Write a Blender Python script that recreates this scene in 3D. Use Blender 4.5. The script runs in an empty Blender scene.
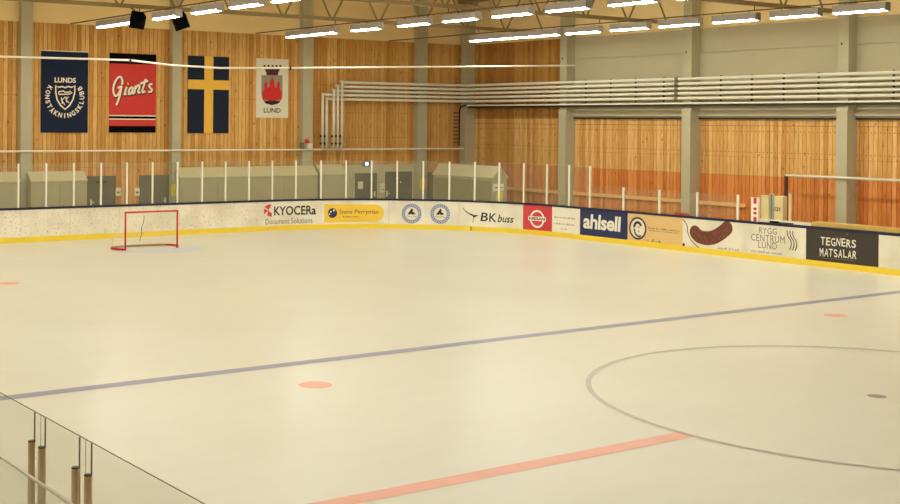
import bpy, bmesh, math, random
from mathutils import Vector, Matrix
random.seed(7)
S = bpy.context.scene
C = S.collection

# ------------------------------------------------------------------ camera
# world: X along the rink (goal end at -X), Y across (far side +Y), Z up, metres
CAM = dict(x=11.6099, y=-18.1953, z=4.2618, yaw=0.9785, pitch=-0.0038, roll=0.0083, f=1253.88, cx=335.85, cy=127.26)
_y, _p, _r = CAM['yaw'], CAM['pitch'], CAM['roll']
FW = Vector((-math.sin(_y)*math.cos(_p), math.cos(_y)*math.cos(_p), math.sin(_p)))
R0 = Vector((math.cos(_y), math.sin(_y), 0)); U0 = R0.cross(FW)
RT = R0*math.cos(_r) + U0*math.sin(_r); UP = U0*math.cos(_r) - R0*math.sin(_r)
EYE = Vector((CAM['x'], CAM['y'], CAM['z']))
cd = bpy.data.cameras.new('camera'); co = bpy.data.objects.new('camera', cd); C.objects.link(co)
cd.sensor_fit = 'HORIZONTAL'; cd.sensor_width = 36; cd.lens = CAM['f']/900*36
cd.shift_x = (450-CAM['cx'])/900; cd.shift_y = (CAM['cy']-252)/900
cd.clip_start = .1; cd.clip_end = 300
m = Matrix((RT, UP, -FW)).transposed().to_4x4(); m.translation = EYE
co.matrix_world = m; S.camera = co

def ray(px, py): return RT*((px-CAM['cx'])/CAM['f']) - UP*((py-CAM['cy'])/CAM['f']) + FW
def on(axis, val, px, py):                 # where the sight line of a photo pixel meets the plane axis = val
    d = ray(px, py); return EYE + d*((val-EYE[axis])/d[axis])
def pix(P):
    d = Vector(P)-EYE; w = d.dot(FW)
    return CAM['cx']+CAM['f']*d.dot(RT)/w, CAM['cy']-CAM['f']*d.dot(UP)/w

# ------------------------------------------------------------------ world and exposure
W = bpy.data.worlds.new('world'); S.world = W; W.use_nodes = True
W.node_tree.nodes['Background'].inputs[0].default_value = (1, .98, .86, 1)
W.node_tree.nodes['Background'].inputs[1].default_value = .68
LAMP_COL = (1, 1.03, .93); LAMP_STRENGTH = 63
vs = S.view_settings; vs.view_transform = 'Standard'; vs.look = 'None'; vs.gamma = 1; vs.exposure = 0
vs.use_curve_mapping = False
try: S.cycles.use_denoising = True
except Exception: pass

# ------------------------------------------------------------------ helpers
def srgb(r, g, b):
    f = lambda c: (c/255/12.92 if c/255 <= .04045 else ((c/255+.055)/1.055)**2.4)
    return (f(r), f(g), f(b), 1)
MATS = {}
def mat(name, col, rough=.6, metal=0, noise=0, nscale=6, bump=0, spec=.3):
    if name in MATS: return MATS[name]
    M = bpy.data.materials.new(name); M.use_nodes = True; N = M.node_tree.nodes; L = M.node_tree.links
    b = N['Principled BSDF']; b.inputs['Base Color'].default_value = col
    b.inputs['Roughness'].default_value = rough; b.inputs['Metallic'].default_value = metal
    b.inputs['Specular IOR Level'].default_value = spec
    if noise:
        tc = N.new('ShaderNodeTexCoord'); n = N.new('ShaderNodeTexNoise'); n.inputs['Scale'].default_value = nscale
        n.inputs['Detail'].default_value = 5
        L.new(tc.outputs['Object'], n.inputs['Vector'])
        mx = N.new('ShaderNodeMix'); mx.data_type = 'RGBA'
        mx.inputs[6].default_value = [c*(1-noise) for c in col[:3]]+[1]
        mx.inputs[7].default_value = [min(1, c*(1+noise)) for c in col[:3]]+[1]
        L.new(n.outputs['Fac'], mx.inputs[0]); L.new(mx.outputs[2], b.inputs['Base Color'])
        if bump:
            bp = N.new('ShaderNodeBump'); bp.inputs['Strength'].default_value = bump; bp.inputs['Distance'].default_value = .02
            L.new(n.outputs['Fac'], bp.inputs['Height']); L.new(bp.outputs[0], b.inputs['Normal'])
    MATS[name] = M; return M

class MB:
    def __init__(s): s.v = []; s.f = []
    def quad(s, *ps):
        n = len(s.v); s.v += [tuple(p) for p in ps]; s.f.append(tuple(range(n, n+len(ps)))); return s
    def box(s, x0, x1, y0, y1, z0, z1):
        n = len(s.v)
        s.v += [(x, y, z) for z in (z0, z1) for y in (y0, y1) for x in (x0, x1)]
        s.f += [tuple(n+i for i in q) for q in ((0,2,3,1),(4,5,7,6),(0,1,5,4),(2,6,7,3),(0,4,6,2),(1,3,7,5))]; return s
    def prism(s, pts, d):                    # polygon pts extruded by vector d
        n = len(s.v); k = len(pts); d = Vector(d)
        s.v += [tuple(Vector(p)) for p in pts] + [tuple(Vector(p)+d) for p in pts]
        s.f += [tuple(range(n, n+k)), tuple(range(n+2*k-1, n+k-1, -1))]
        s.f += [(n+(i+1) % k, n+i, n+k+i, n+k+(i+1) % k) for i in range(k)]; return s
    def tube(s, pts, r, seg=10, caps=True):
        pts = [Vector(p) for p in pts]; n0 = len(s.v); K = len(pts); up = None
        for i, p in enumerate(pts):
            t = (pts[min(i+1, K-1)]-pts[max(i-1, 0)]).normalized()
            if up is None:
                up = Vector((0, 0, 1)) if abs(t.z) < .9 else Vector((1, 0, 0))
            a = t.cross(up).normalized(); b = a.cross(t).normalized(); up = b
            rr = r[i] if isinstance(r, (list, tuple)) else r
            if 0 < i < K-1:
                c = max(.5, (pts[i]-pts[i-1]).normalized().dot(t)); rr_ = rr/c if c > .6 else rr*1.25
            else: rr_ = rr
            for j in range(seg):
                w = 2*math.pi*j/seg; s.v.append(tuple(p+(a*math.cos(w)+b*math.sin(w))*rr_))
        for i in range(K-1):
            for j in range(seg):
                s.f.append((n0+i*seg+j, n0+i*seg+(j+1) % seg, n0+(i+1)*seg+(j+1) % seg, n0+(i+1)*seg+j))
        if caps:
            s.f.append(tuple(n0+j for j in range(seg-1, -1, -1))); s.f.append(tuple(n0+(K-1)*seg+j for j in range(seg)))
        return s
    def poly2(s, V, F, fn, th=0):            # flat 2-D faces laid on a surface by fn(u, v, lift); th gives thickness
        n = len(s.v); s.v += [tuple(fn(u, v, th)) for u, v in V]; s.f += [tuple(n+i for i in f) for f in F]
        return s
    def build(s, name, m, parent=None, smooth=False, bevel=0):
        me = bpy.data.meshes.new(name); off = wloc(parent) if parent else Vector((0, 0, 0))
        me.from_pydata([tuple(Vector(p)-off) for p in s.v], [], s.f); me.validate()
        bm = bmesh.new(); bm.from_mesh(me)
        if bevel:
            bmesh.ops.bevel(bm, geom=bm.edges[:], offset=bevel, segments=1, affect='EDGES', profile=.5)
        bmesh.ops.recalc_face_normals(bm, faces=bm.faces[:]); bm.to_mesh(me); bm.free()
        if smooth:
            for p in me.polygons: p.use_smooth = len(p.vertices) == 4
        me.materials.append(MATS[m] if isinstance(m, str) else m)
        o = bpy.data.objects.new(name, me); C.objects.link(o)
        if parent: o.parent = parent
        return o
def wloc(o):
    v = Vector((0, 0, 0))
    while o: v += o.location; o = o.parent
    return v
def tag(o, label, cat, group=None):
    o['label'] = label; o['category'] = cat
    if group: o['group'] = group
    return o
def thing(name, label, cat, loc=(0, 0, 0), group=None):
    o = bpy.data.objects.new(name, None); C.objects.link(o); o.location = loc; o.empty_display_size = .2
    return tag(o, label, cat, group)
def struct(o): o['kind'] = 'structure'; return o
def stuff(o): o['kind'] = 'stuff'; return o
def dup(root, loc, label=None, group=None, rz=None):
    r = root.copy(); C.objects.link(r); r.location = loc
    if rz is not None: r.rotation_euler.z = rz
    if label: r['label'] = label
    if group: r['group'] = group
    for ch in list(root.children):
        c = ch.copy(); C.objects.link(c); c.parent = r
        for g in ch.children:
            d = g.copy(); C.objects.link(d); d.parent = c
    return r

# flat shapes in 2-D
_TXT = {}
def text2d(t, shear=0, offset=0, space=1):
    k = (t, shear, offset, space)
    if k in _TXT: return _TXT[k]
    cu = bpy.data.curves.new('t', 'FONT'); cu.body = t; cu.size = 1; cu.shear = shear; cu.offset = offset
    cu.space_character = space; cu.resolution_u = 3; cu.fill_mode = 'FRONT'
    o = bpy.data.objects.new('t', cu); C.objects.link(o)
    bpy.context.view_layer.update()
    me = bpy.data.meshes.new_from_object(o.evaluated_get(bpy.context.evaluated_depsgraph_get()))
    V = [(v.co.x, v.co.y) for v in me.vertices]; F = [tuple(p.vertices) for p in me.polygons]
    bpy.data.objects.remove(o); bpy.data.curves.remove(cu); bpy.data.meshes.remove(me)
    x0 = min(v[0] for v in V); x1 = max(v[0] for v in V); y0 = min(v[1] for v in V); y1 = max(v[1] for v in V)
    V = [((x-x0)/(x1-x0), (y-y0)/(y1-y0)) for x, y in V]
    _TXT[k] = (V, F, (x1-x0)/(y1-y0)); return _TXT[k]
def fit(V, u0, u1, v0, v1): return [(u0+(u1-u0)*a, v0+(v1-v0)*b) for a, b in V]
def disc2(cx, cy, rx, ry=None, n=28):
    ry = ry or rx
    return [(cx+rx*math.cos(2*math.pi*i/n), cy+ry*math.sin(2*math.pi*i/n)) for i in range(n)], [tuple(range(n))]
def ring2(cx, cy, r0, r1, q=1, n=36, a0=0, a1=2*math.pi):
    V = []; F = []
    for i in range(n+1):
        a = a0+(a1-a0)*i/n
        V += [(cx+r0*math.cos(a), cy+q*r0*math.sin(a)), (cx+r1*math.cos(a), cy+q*r1*math.sin(a))]
        if i: F.append((2*i-2, 2*i-1, 2*i+1, 2*i))
    return V, F
def smooth2(P, n=5):
    if len(P) < 3: return P
    Q = [P[0]]+list(P)+[P[-1]]; out = []
    for i in range(1, len(Q)-2):
        p0, p1, p2, p3 = Q[i-1:i+3]
        for k in range(n):
            t = k/n
            out.append(tuple(.5*(2*p1[c]+(p2[c]-p0[c])*t+(2*p0[c]-5*p1[c]+4*p2[c]-p3[c])*t*t+(3*p1[c]-p0[c]-3*p2[c]+p3[c])*t**3) for c in (0, 1)))
    out.append(tuple(P[-1])); return out
def ribbon2(P, w, sm=True, closed=False):
    P = smooth2(P) if sm else list(P)
    if closed: P = P+[P[0]]
    V = []; F = []
    for i, p in enumerate(P):
        a = P[max(0, i-1)]; b = P[min(len(P)-1, i+1)]
        if closed and i in (0, len(P)-1): a = P[-2]; b = P[1]
        dx, dy = b[0]-a[0], b[1]-a[1]; l = math.hypot(dx, dy) or 1
        ww = w[min(i*len(w)//len(P), len(w)-1)] if isinstance(w, (list, tuple)) else w
        V += [(p[0]-dy/l*ww/2, p[1]+dx/l*ww/2), (p[0]+dy/l*ww/2, p[1]-dx/l*ww/2)]
        if i: F.append((2*i-2, 2*i-1, 2*i+1, 2*i))
    return V, F
def scale2(VF, q):                           # squash v by q about 0 (keeps rings round on the surface)
    return [(a, b*q) for a, b in VF[0]], VF[1]

# ------------------------------------------------------------------ materials
mat('cream_paint', srgb(246, 218, 158), .8, noise=.05, nscale=.7)
mat('pale_concrete', srgb(186, 174, 142), .85, noise=.06, nscale=.9)
mat('column_concrete', srgb(184, 174, 142), .8, noise=.08, nscale=2.2)
mat('floor_concrete', srgb(130, 122, 105), .9, noise=.1, nscale=3)
mat('white_pipe', srgb(226, 218, 196), .45)
mat('white_paint', srgb(238, 230, 212), .5)
mat('truss_paint', srgb(144, 122, 82), .55)
mat('rail_brown', srgb(112, 88, 58), .6)
mat('dark_steel', srgb(58, 50, 40), .5, metal=.3)
mat('grey_reflector', srgb(182, 176, 174), .45)
mat('black_plastic', srgb(10, 9, 9), .9, spec=.05)
mat('black_cloth', srgb(12, 11, 13), .95, spec=.05)
mat('navy_cloth', srgb(24, 34, 58), .9, noise=.12, nscale=5)
mat('red_cloth', srgb(206, 62, 54), .85, noise=.06, nscale=4)
mat('cream_ink', srgb(242, 230, 204), .7)
mat('flag_blue', srgb(26, 34, 52), .9, noise=.12, nscale=5)
mat('flag_gold', srgb(238, 184, 74), .85, noise=.06, nscale=4)
mat('banner_white', srgb(226, 216, 190), .8, noise=.03)
mat('coat_red', srgb(206, 48, 44), .8, noise=.1, nscale=14)
mat('coat_grey', srgb(150, 138, 120), .8, noise=.06, nscale=9)
mat('coat_brown', srgb(84, 48, 34), .8)
mat('coat_dark', srgb(48, 38, 36), .8)
mat('shed_paint', srgb(178, 166, 132), .7, noise=.05, nscale=1.5)
mat('shed_roof', srgb(196, 184, 146), .7, noise=.05, nscale=1.5)
mat('shed_mid', srgb(150, 140, 106), .7, noise=.06, nscale=2)
mat('shed_dark', srgb(112, 104, 78), .7, noise=.06, nscale=2)
mat('door_grey', srgb(98, 90, 72), .55, noise=.05)
mat('frame_grey', srgb(196, 186, 148), .7)
mat('paper_white', srgb(232, 224, 198), .8)
mat('safety_yellow', srgb(226, 210, 58), .6)
mat('sign_blue', srgb(58, 78, 170), .5)
mat('lamp_red', srgb(210, 60, 44), .5)
mat('rail_navy', srgb(36, 38, 62), .45)
mat('kick_yellow', srgb(240, 208, 62), .45, noise=.05, nscale=3)
mat('goal_red', srgb(198, 42, 34), .4)
mat('pad_tan', srgb(160, 136, 104), .8)
mat('net_white', srgb(226, 216, 196), .9)
mat('ad_yellow', srgb(240, 198, 72), .55); mat('ad_red', srgb(212, 66, 74), .5); mat('ad_navy', srgb(44, 52, 96), .5)
mat('ad_tan', srgb(226, 190, 128), .6); mat('ad_charcoal', srgb(66, 58, 50), .6); mat('ad_white', srgb(240, 232, 214), .5)
mat('ink_dark', srgb(52, 42, 38), .6); mat('ink_red', srgb(206, 60, 66), .6); mat('ink_grey', srgb(128, 112, 92), .6)
mat('ink_blue', srgb(136, 142, 178), .6); mat('ink_navy', srgb(52, 50, 84), .6); mat('ink_olive', srgb(122, 88, 34), .6)
mat('sausage', srgb(116, 66, 50), .6, noise=.9, nscale=11)
mat('beige_panel', srgb(226, 206, 152), .6); mat('green_grey', srgb(160, 164, 138), .6)
mat('bench_timber', srgb(206, 172, 96), .7, noise=.15, nscale=5)
mat('rail_wood', srgb(234, 178, 106), .7, noise=.15, nscale=6)
mat('aluminium', srgb(196, 174, 138), .35, metal=.75)
mat('glass_edge', srgb(112, 104, 76), .4)
mat('paint_red', srgb(224, 158, 136), .35, noise=.12, nscale=2.5)
mat('paint_blue', srgb(138, 136, 154), .35, noise=.10, nscale=2.5)
mat('paint_circle', srgb(174, 170, 158), .35, noise=.1, nscale=2)
mat('paint_spot', srgb(124, 116, 98), .35)
mat('paint_crease', srgb(196, 200, 208), .35, noise=.06)

def make_ice():
    M = mat('ice', srgb(240, 236, 222), .28, spec=.25); N = M.node_tree.nodes; L = M.node_tree.links; b = N['Principled BSDF']
    tc = N.new('ShaderNodeTexCoord')
    n1 = N.new('ShaderNodeTexNoise'); n1.inputs['Scale'].default_value = .22; n1.inputs['Detail'].default_value = 4
    n2 = N.new('ShaderNodeTexNoise'); n2.inputs['Scale'].default_value = 2.6; n2.inputs['Detail'].default_value = 6
    mp = N.new('ShaderNodeMapping'); mp.inputs['Scale'].default_value = (1, .25, 1); mp.inputs['Rotation'].default_value = (0, 0, .2)
    L.new(tc.outputs['Object'], n1.inputs['Vector']); L.new(tc.outputs['Object'], mp.inputs['Vector']); L.new(mp.outputs[0], n2.inputs['Vector'])
    ad = N.new('ShaderNodeMath'); ad.operation = 'MULTIPLY_ADD'; ad.inputs[1].default_value = .4
    L.new(n2.outputs['Fac'], ad.inputs[0]); L.new(n1.outputs['Fac'], ad.inputs[2])
    rp = N.new('ShaderNodeValToRGB'); rp.color_ramp.elements[0].position = .45; rp.color_ramp.elements[1].position = 1
    rp.color_ramp.elements[0].color = srgb(204, 199, 182); rp.color_ramp.elements[1].color = srgb(212, 209, 195)
    L.new(ad.outputs[0], rp.inputs[0]); L.new(rp.outputs[0], b.inputs['Base Color'])
    bp = N.new('ShaderNodeBump'); bp.inputs['Strength'].default_value = .15; bp.inputs['Distance'].default_value = .01
    L.new(n2.outputs['Fac'], bp.inputs['Height']); L.new(bp.outputs[0], b.inputs['Normal'])
make_ice()

def make_wood(name, c0, c1, c2):
    M = mat(name, srgb(*c1), .65, spec=.2); N = M.node_tree.nodes; L = M.node_tree.links; b = N['Principled BSDF']
    g = N.new('ShaderNodeNewGeometry'); rp = N.new('ShaderNodeValToRGB'); e = rp.color_ramp.elements
    e[0].color = srgb(*c0); e[1].color = srgb(*c2); e.new(.5).color = srgb(*c1)
    L.new(g.outputs['Random Per Island'], rp.inputs[0])
    tc = N.new('ShaderNodeTexCoord'); mp = N.new('ShaderNodeMapping'); mp.inputs['Scale'].default_value = (9, 9, .7)
    n = N.new('ShaderNodeTexNoise'); n.inputs['Scale'].default_value = 3; n.inputs['Detail'].default_value = 5
    L.new(tc.outputs['Object'], mp.inputs['Vector']); L.new(mp.outputs[0], n.inputs['Vector'])
    mx = N.new('ShaderNodeMix'); mx.data_type = 'RGBA'; mx.blend_type = 'MULTIPLY'; mx.inputs[0].default_value = 1
    r2 = N.new('ShaderNodeValToRGB'); r2.color_ramp.elements[0].color = (.76, .70, .60, 1); r2.color_ramp.elements[0].position = .3
    r2.color_ramp.elements[1].color = (1.0, 1.0, 1.0, 1); r2.color_ramp.elements[1].position = .62
    L.new(n.outputs['Fac'], r2.inputs[0]); L.new(rp.outputs[0], mx.inputs[6]); L.new(r2.outputs[0], mx.inputs[7])
    # knots
    vo = N.new('ShaderNodeTexVoronoi'); vo.inputs['Scale'].default_value = 1; m2 = N.new('ShaderNodeMapping'); m2.inputs['Scale'].default_value = (3, 3, 2)
    L.new(tc.outputs['Object'], m2.inputs['Vector']); L.new(m2.outputs[0], vo.inputs['Vector'])
    r3 = N.new('ShaderNodeValToRGB'); r3.color_ramp.elements[0].color = (.3, .2, .12, 1); r3.color_ramp.elements[0].position = .05
    r3.color_ramp.elements[1].color = (1, 1, 1, 1); r3.color_ramp.elements[1].position = .13
    L.new(vo.outputs['Distance'], r3.inputs[0])
    m3 = N.new('ShaderNodeMix'); m3.data_type = 'RGBA'; m3.blend_type = 'MULTIPLY'; m3.inputs[0].default_value = .8
    L.new(mx.outputs[2], m3.inputs[6]); L.new(r3.outputs[0], m3.inputs[7]); L.new(m3.outputs[2], b.inputs['Base Color'])
make_wood('wood_honey', (200, 140, 70), (218, 166, 92), (234, 188, 116))
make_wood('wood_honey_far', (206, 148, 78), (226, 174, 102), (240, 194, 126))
make_wood('wood_orange', (204, 114, 54), (222, 138, 70), (236, 160, 90))
make_wood('wood_amber', (206, 132, 66), (224, 156, 86), (238, 178, 106))
make_wood('wood_shaded', (172, 118, 56), (190, 136, 66), (208, 154, 82))  # wood toned down to imitate lamp housings cutting off light in the upper corner bay
mat('wood_gap', srgb(120, 74, 32), .9)

def make_board(name, base, amount):
    M = mat(name, base, .5); N = M.node_tree.nodes; L = M.node_tree.links; b = N['Principled BSDF']
    tc = N.new('ShaderNodeTexCoord')
    n = N.new('ShaderNodeTexNoise'); n.inputs['Scale'].default_value = 13; n.inputs['Detail'].default_value = 3; n.inputs['Roughness'].default_value = .7
    n2 = N.new('ShaderNodeTexNoise'); n2.inputs['Scale'].default_value = 1.1
    L.new(tc.outputs['Object'], n.inputs['Vector']); L.new(tc.outputs['Object'], n2.inputs['Vector'])
    rp = N.new('ShaderNodeValToRGB'); rp.color_ramp.elements[0].position = amount; rp.color_ramp.elements[1].position = amount+.05
    rp.color_ramp.elements[0].color = [c*.55 for c in base[:3]]+[1]; rp.color_ramp.elements[1].color = (1, 1, 1, 1)
    rp.color_ramp.elements[1].color = base
    L.new(n.outputs['Fac'], rp.inputs[0])
    mx = N.new('ShaderNodeMix'); mx.data_type = 'RGBA'; mx.blend_type = 'MULTIPLY'; mx.inputs[0].default_value = 1
    r2 = N.new('ShaderNodeValToRGB'); r2.color_ramp.elements[0].color = (.86, .84, .8, 1); r2.color_ramp.elements[0].position = .35; r2.color_ramp.elements[1].position = .6
    L.new(n2.outputs['Fac'], r2.inputs[0]); L.new(rp.outputs[0], mx.inputs[6]); L.new(r2.outputs[0], mx.inputs[7]); L.new(mx.outputs[2], b.inputs['Base Color'])
make_board('board_scuffed', srgb(238, 228, 206), .36)
make_board('board_clean', srgb(238, 230, 210), .24)

def make_glass(name, tint, haze, gloss):
    M = bpy.data.materials.new(name); M.use_nodes = True; N = M.node_tree.nodes; L = M.node_tree.links
    N.remove(N['Principled BSDF']); out = N['Material Output']
    t = N.new('ShaderNodeBsdfTransparent'); t.inputs[0].default_value = tint
    d = N.new('ShaderNodeBsdfDiffuse'); d.inputs[0].default_value = srgb(206, 204, 170)
    g = N.new('ShaderNodeBsdfGlossy'); g.inputs['Roughness'].default_value = .03
    m1 = N.new('ShaderNodeMixShader'); m1.inputs[0].default_value = haze
    L.new(t.outputs[0], m1.inputs[1]); L.new(d.outputs[0], m1.inputs[2])
    m2 = N.new('ShaderNodeMixShader'); m2.inputs[0].default_value = gloss
    L.new(m1.outputs[0], m2.inputs[1]); L.new(g.outputs[0], m2.inputs[2]); L.new(m2.outputs[0], out.inputs[0])
    MATS[name] = M
make_glass('rink_glass', (.97, .975, .955, 1), .06, .015)
make_glass('near_glass', (.96, .96, .945, 1), .03, .015)

def make_emit(name, col, s):
    M = bpy.data.materials.new(name); M.use_nodes = True; N = M.node_tree.nodes
    b = N['Principled BSDF']; b.inputs['Base Color'].default_value = (.8, .8, .8, 1)
    b.inputs['Emission Color'].default_value = (*col, 1); b.inputs['Emission Strength'].default_value = s; MATS[name] = M
make_emit('tube_light', LAMP_COL, LAMP_STRENGTH)
make_emit('exit_light', (.75, .85, 1), 1.6)

# ================================================================== SETTING
XE, YS = -34.0, 20.0          # end wall, far side wall
XR, YN = 14.0, -24.0          # as far as the hall is built to the right and towards the viewer
ZW, ZC = 7.95, 10.05          # top of wood cladding, roof deck
XI, WI, RC = -30.6, 15.25, 8.0  # rink: inner face of end boards, half width, corner radius

struct(MB().box(XE-.3, XR, YN, YS+.3, -.3, -.03).build('floor', 'floor_concrete'))

def path_pts(inset, n=18):
    P = []
    P.append((XR, -WI+inset))
    for i in range(n+1):
        a = -math.pi/2-math.pi/2*i/n; P.append((XI+RC+(RC-inset)*math.cos(a), -WI+RC+(RC-inset)*math.sin(a)))
    for i in range(n+1):
        a = math.pi-math.pi/2*i/n; P.append((XI+RC+(RC-inset)*math.cos(a), WI-RC+(RC-inset)*math.sin(a)))
    P.append((XR, WI-inset)); return P
pp = path_pts(0)
ice = MB().prism([(x, y, -.03) for x, y in pp], (0, 0, .03)).build('ice_sheet', 'ice'); struct(ice)
def on_ice(name, VF, m, z=.003):
    b = MB(); b.poly2(VF[0], VF[1], lambda u, v, l: (u, v, z)); return b.build(name, m, ice)
rect2 = lambda x0, x1, y0, y1: ([(x0, y0), (x1, y0), (x1, y1), (x0, y1)], [(0, 1, 2, 3)])
on_ice('blue_line', rect2(-7.27, -6.97, -WI+.02, WI-.02), 'paint_blue')
on_ice('centre_line', rect2(-.15, .15, -WI+.02, -4.47), 'paint_red')
on_ice('centre_line', rect2(-.15, .15, 4.47, WI-.02), 'paint_red')
on_ice('centre_circle', ring2(0, 0, 4.46, 4.54, n=120), 'paint_circle', .006)
on_ice('centre_spot', disc2(*on(2, 0, 877, 396.4)[:2], .15, .14), 'paint_spot')
for px, py, r in ((315.5, 385, .275), (835.5, 315.5, .26), (8, 283.5, .3)):
    p = on(2, 0, px, py); on_ice('faceoff_spot', disc2(p.x, p.y, r), 'paint_red')
XG = -26.34
on_ice('goal_crease', ring2(XG, .3, .02, 1.45, a0=-math.pi/2, a1=math.pi/2), 'paint_crease')

# ---- walls: a core wall, cladding planks joined per course (a few pixels wide each)
we = MB().box(XE-.3, XE-.03, YN, YS+.3, -.03, ZC).build('wall_end', 'cream_paint'); struct(we)
wf = MB().box(XE, XR, YS+.03, YS+.3, -.03, ZC).build('wall_far', 'cream_paint'); struct(wf)
def planks(name, parent, a0, a1, z0, z1, axis, m, w=.17, seed=1):
    rnd = random.Random(seed); b = MB(); n = max(1, round((a1-a0)/w)); w = (a1-a0)/n
    for i in range(n):
        d = rnd.uniform(0, .012); g = .008; u0, u1 = a0+i*w+g, a0+(i+1)*w-g
        if axis == 'e': b.box(XE-.03, XE-.012+d, u0, u1, z0, z1)
        else: b.box(u0, u1, YS+.012-d, YS+.03, z0, z1)
    return stuff(b.build(name, m, parent))
mb = MB().box(XE-.0305, XE-.024, YN, YS, 0, ZW); mb.build('cladding_backing', 'wood_gap', we)
mb = MB().box(XE, -27.6, YS+.024, YS+.0305, 0, ZW); mb.build('cladding_backing', 'wood_gap', wf)
mb = MB().box(-27.6, XR, YS+.024, YS+.0305, 0, 4.5); mb.build('cladding_backing', 'wood_gap', wf)
planks('cladding_planks', we, YN, YS, 0, 2.44, 'e', 'wood_amber', seed=2)
planks('cladding_planks', we, YN, YS, 2.446, 5.2, 'e', 'wood_honey', seed=3)
planks('cladding_planks', we, YN, YS, 5.206, ZW, 'e', 'wood_honey', seed=4)
planks('cladding_planks', wf, XE, XR, 0, 2.44, 's', 'wood_orange', seed=5)
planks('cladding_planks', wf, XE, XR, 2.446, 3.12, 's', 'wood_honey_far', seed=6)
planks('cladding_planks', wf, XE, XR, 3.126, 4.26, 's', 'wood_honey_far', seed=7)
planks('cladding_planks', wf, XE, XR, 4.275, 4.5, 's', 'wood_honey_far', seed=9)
planks('cladding_planks', wf, XE, -27.6, 4.506, ZW, 's', 'wood_shaded', seed=8)
def nails(parent, a0, a1, z, axis):
    b = MB(); n = round((a1-a0)/.17); w = (a1-a0)/n
    for i in range(n):
        u = a0+(i+.5)*w
        if axis == 'e': b.box(XE-.002, XE+.004, u-.018, u+.018, z-.015, z+.015)
        else: b.box(u-.018, u+.018, YS-.004, YS+.002, z-.015, z+.015)
    stuff(b.build('nail_row', 'wood_gap', parent))
for z in (2.9, 3.6, 4.7, 5.9): nails(we, 11.3, 17, z, 'e')
for z in (3.3, 4.06): nails(wf, XE+.5, -10, z, 's')
nails(wf, XE+.5, -27.7, 5.0, 's'); nails(wf, XE+.5, -27.7, 6.9, 's')
# pale concrete wall panels above the cladding of the far wall, one per bay and row
COLX = [-33.75, -27.4, -20.7, -14.0, -7.3, -.6, 6.1, 12.8]
for a, b_ in zip(COLX[1:-1], COLX[2:]):
    for z0, z1 in ((4.55, 7.03), (7.045, ZW)):
        MB().box(a+.012, b_-.012, YS-.05, YS+.03, z0, z1).build('concrete_panel', 'pale_concrete', wf)
# steel ledge along the top of the lower cladding
MB().box(-27.4, XR, YS-.17, YS-.05, 4.62, 4.78).build('ledge', 'pale_concrete', wf)
MB().box(-27.4, XR, YS-.1, YS+.0, 4.50, 4.56).build('ledge_shadow_strip', 'dark_steel', wf)  # dark strip standing in for the shadow below the ledge

ce = MB().box(XE-.3, XR, YN, YS+.3, ZC, ZC+.2).build('ceiling', 'cream_paint'); struct(ce)
for k in range(9):
    y = -19+k*4.8
    MB().box(XE, XR, y-.06, y+.06, ZC-.18, ZC).build('purlin', 'truss_paint', ce)

# ---- columns
XF = XE+.3
def col_end(p0, p1, label):
    y0, y1 = on(0, XF, p0, 100).y, on(0, XF, p1, 100).y; y = (y0+y1)/2
    t = thing('concrete_column', label, 'column', (XE, y, 0), 'concrete columns of the hall')
    MB().box(XE, XF, y0, y1, -.03, ZC-.2).build('shaft', 'column_concrete', t)
    MB().box(XE, XF+.005, y0-.01, y1+.01, -.03, .12).build('foot', 'column_concrete', t)
for p0, p1, l in ((21, 32.2, 'concrete column on banner wall beside dark blue club banner'), (172.6, 181.2, 'concrete column between red banner and blue and yellow flag'),
             (303, 312.8, 'concrete column beside white city banner with red beacon low on it'), (418, 427.4, 'concrete column crossed by pipes between grey door and wall corner')):
    col_end(p0, p1, l)
CW = .40
def col_far(x, label, corner=False, dep=.52):       # x is the edge away from the banner wall
    y0 = YS-dep
    t = thing('concrete_column', label, 'column', (x-CW/2, YS, 0), 'concrete columns of the hall')
    MB().box(x-CW, x, y0, YS-.05 if not corner else YS, 4.78, ZC-.2).build('shaft', 'column_concrete', t)
    MB().box(x-CW-.01, x+.0, y0-.04, YS, -.03, 4.78).build('lower_shaft', 'column_concrete', t)
    b = MB(); b.prism([(x-CW-.015, y0-.05, 4.775), (x-CW-.015, YS-.19, 4.775), (x-CW-.015, YS-.19, 4.93), (x-CW-.015, y0-.01, 4.93)], (CW+.03, 0, 0)); b.build('cap', 'pale_concrete', t)
    return t
XEDGE = [-33.5] + [on(1, YS-.52, px, 80).x for px in (566.6, 691.4, 848.3)] + [-7.1, -.4, 6.3, 13.0]
for x, l in zip(XEDGE, ('concrete column in the wall corner behind grey shed', 'concrete column where the white net cable ends on far wall',
                       'concrete column on far wall carrying the grey pipe coupling', 'concrete column crossed by the low white handrail',
                       'concrete column on far wall past the long yellow timber', 'concrete column on far wall near the centre line', 'concrete column on far wall past the centre line', 'concrete column on far wall at end of pipes')):
    t = col_far(x, l, x < -33)
    if -30 < x < -10: MB().tube([(x-CW*.65, YS-.525, 7.05), (x-CW*.65, YS-.515, 7.05)], .035, 8).build('bolt_hole', 'black_plastic', t)

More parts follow.
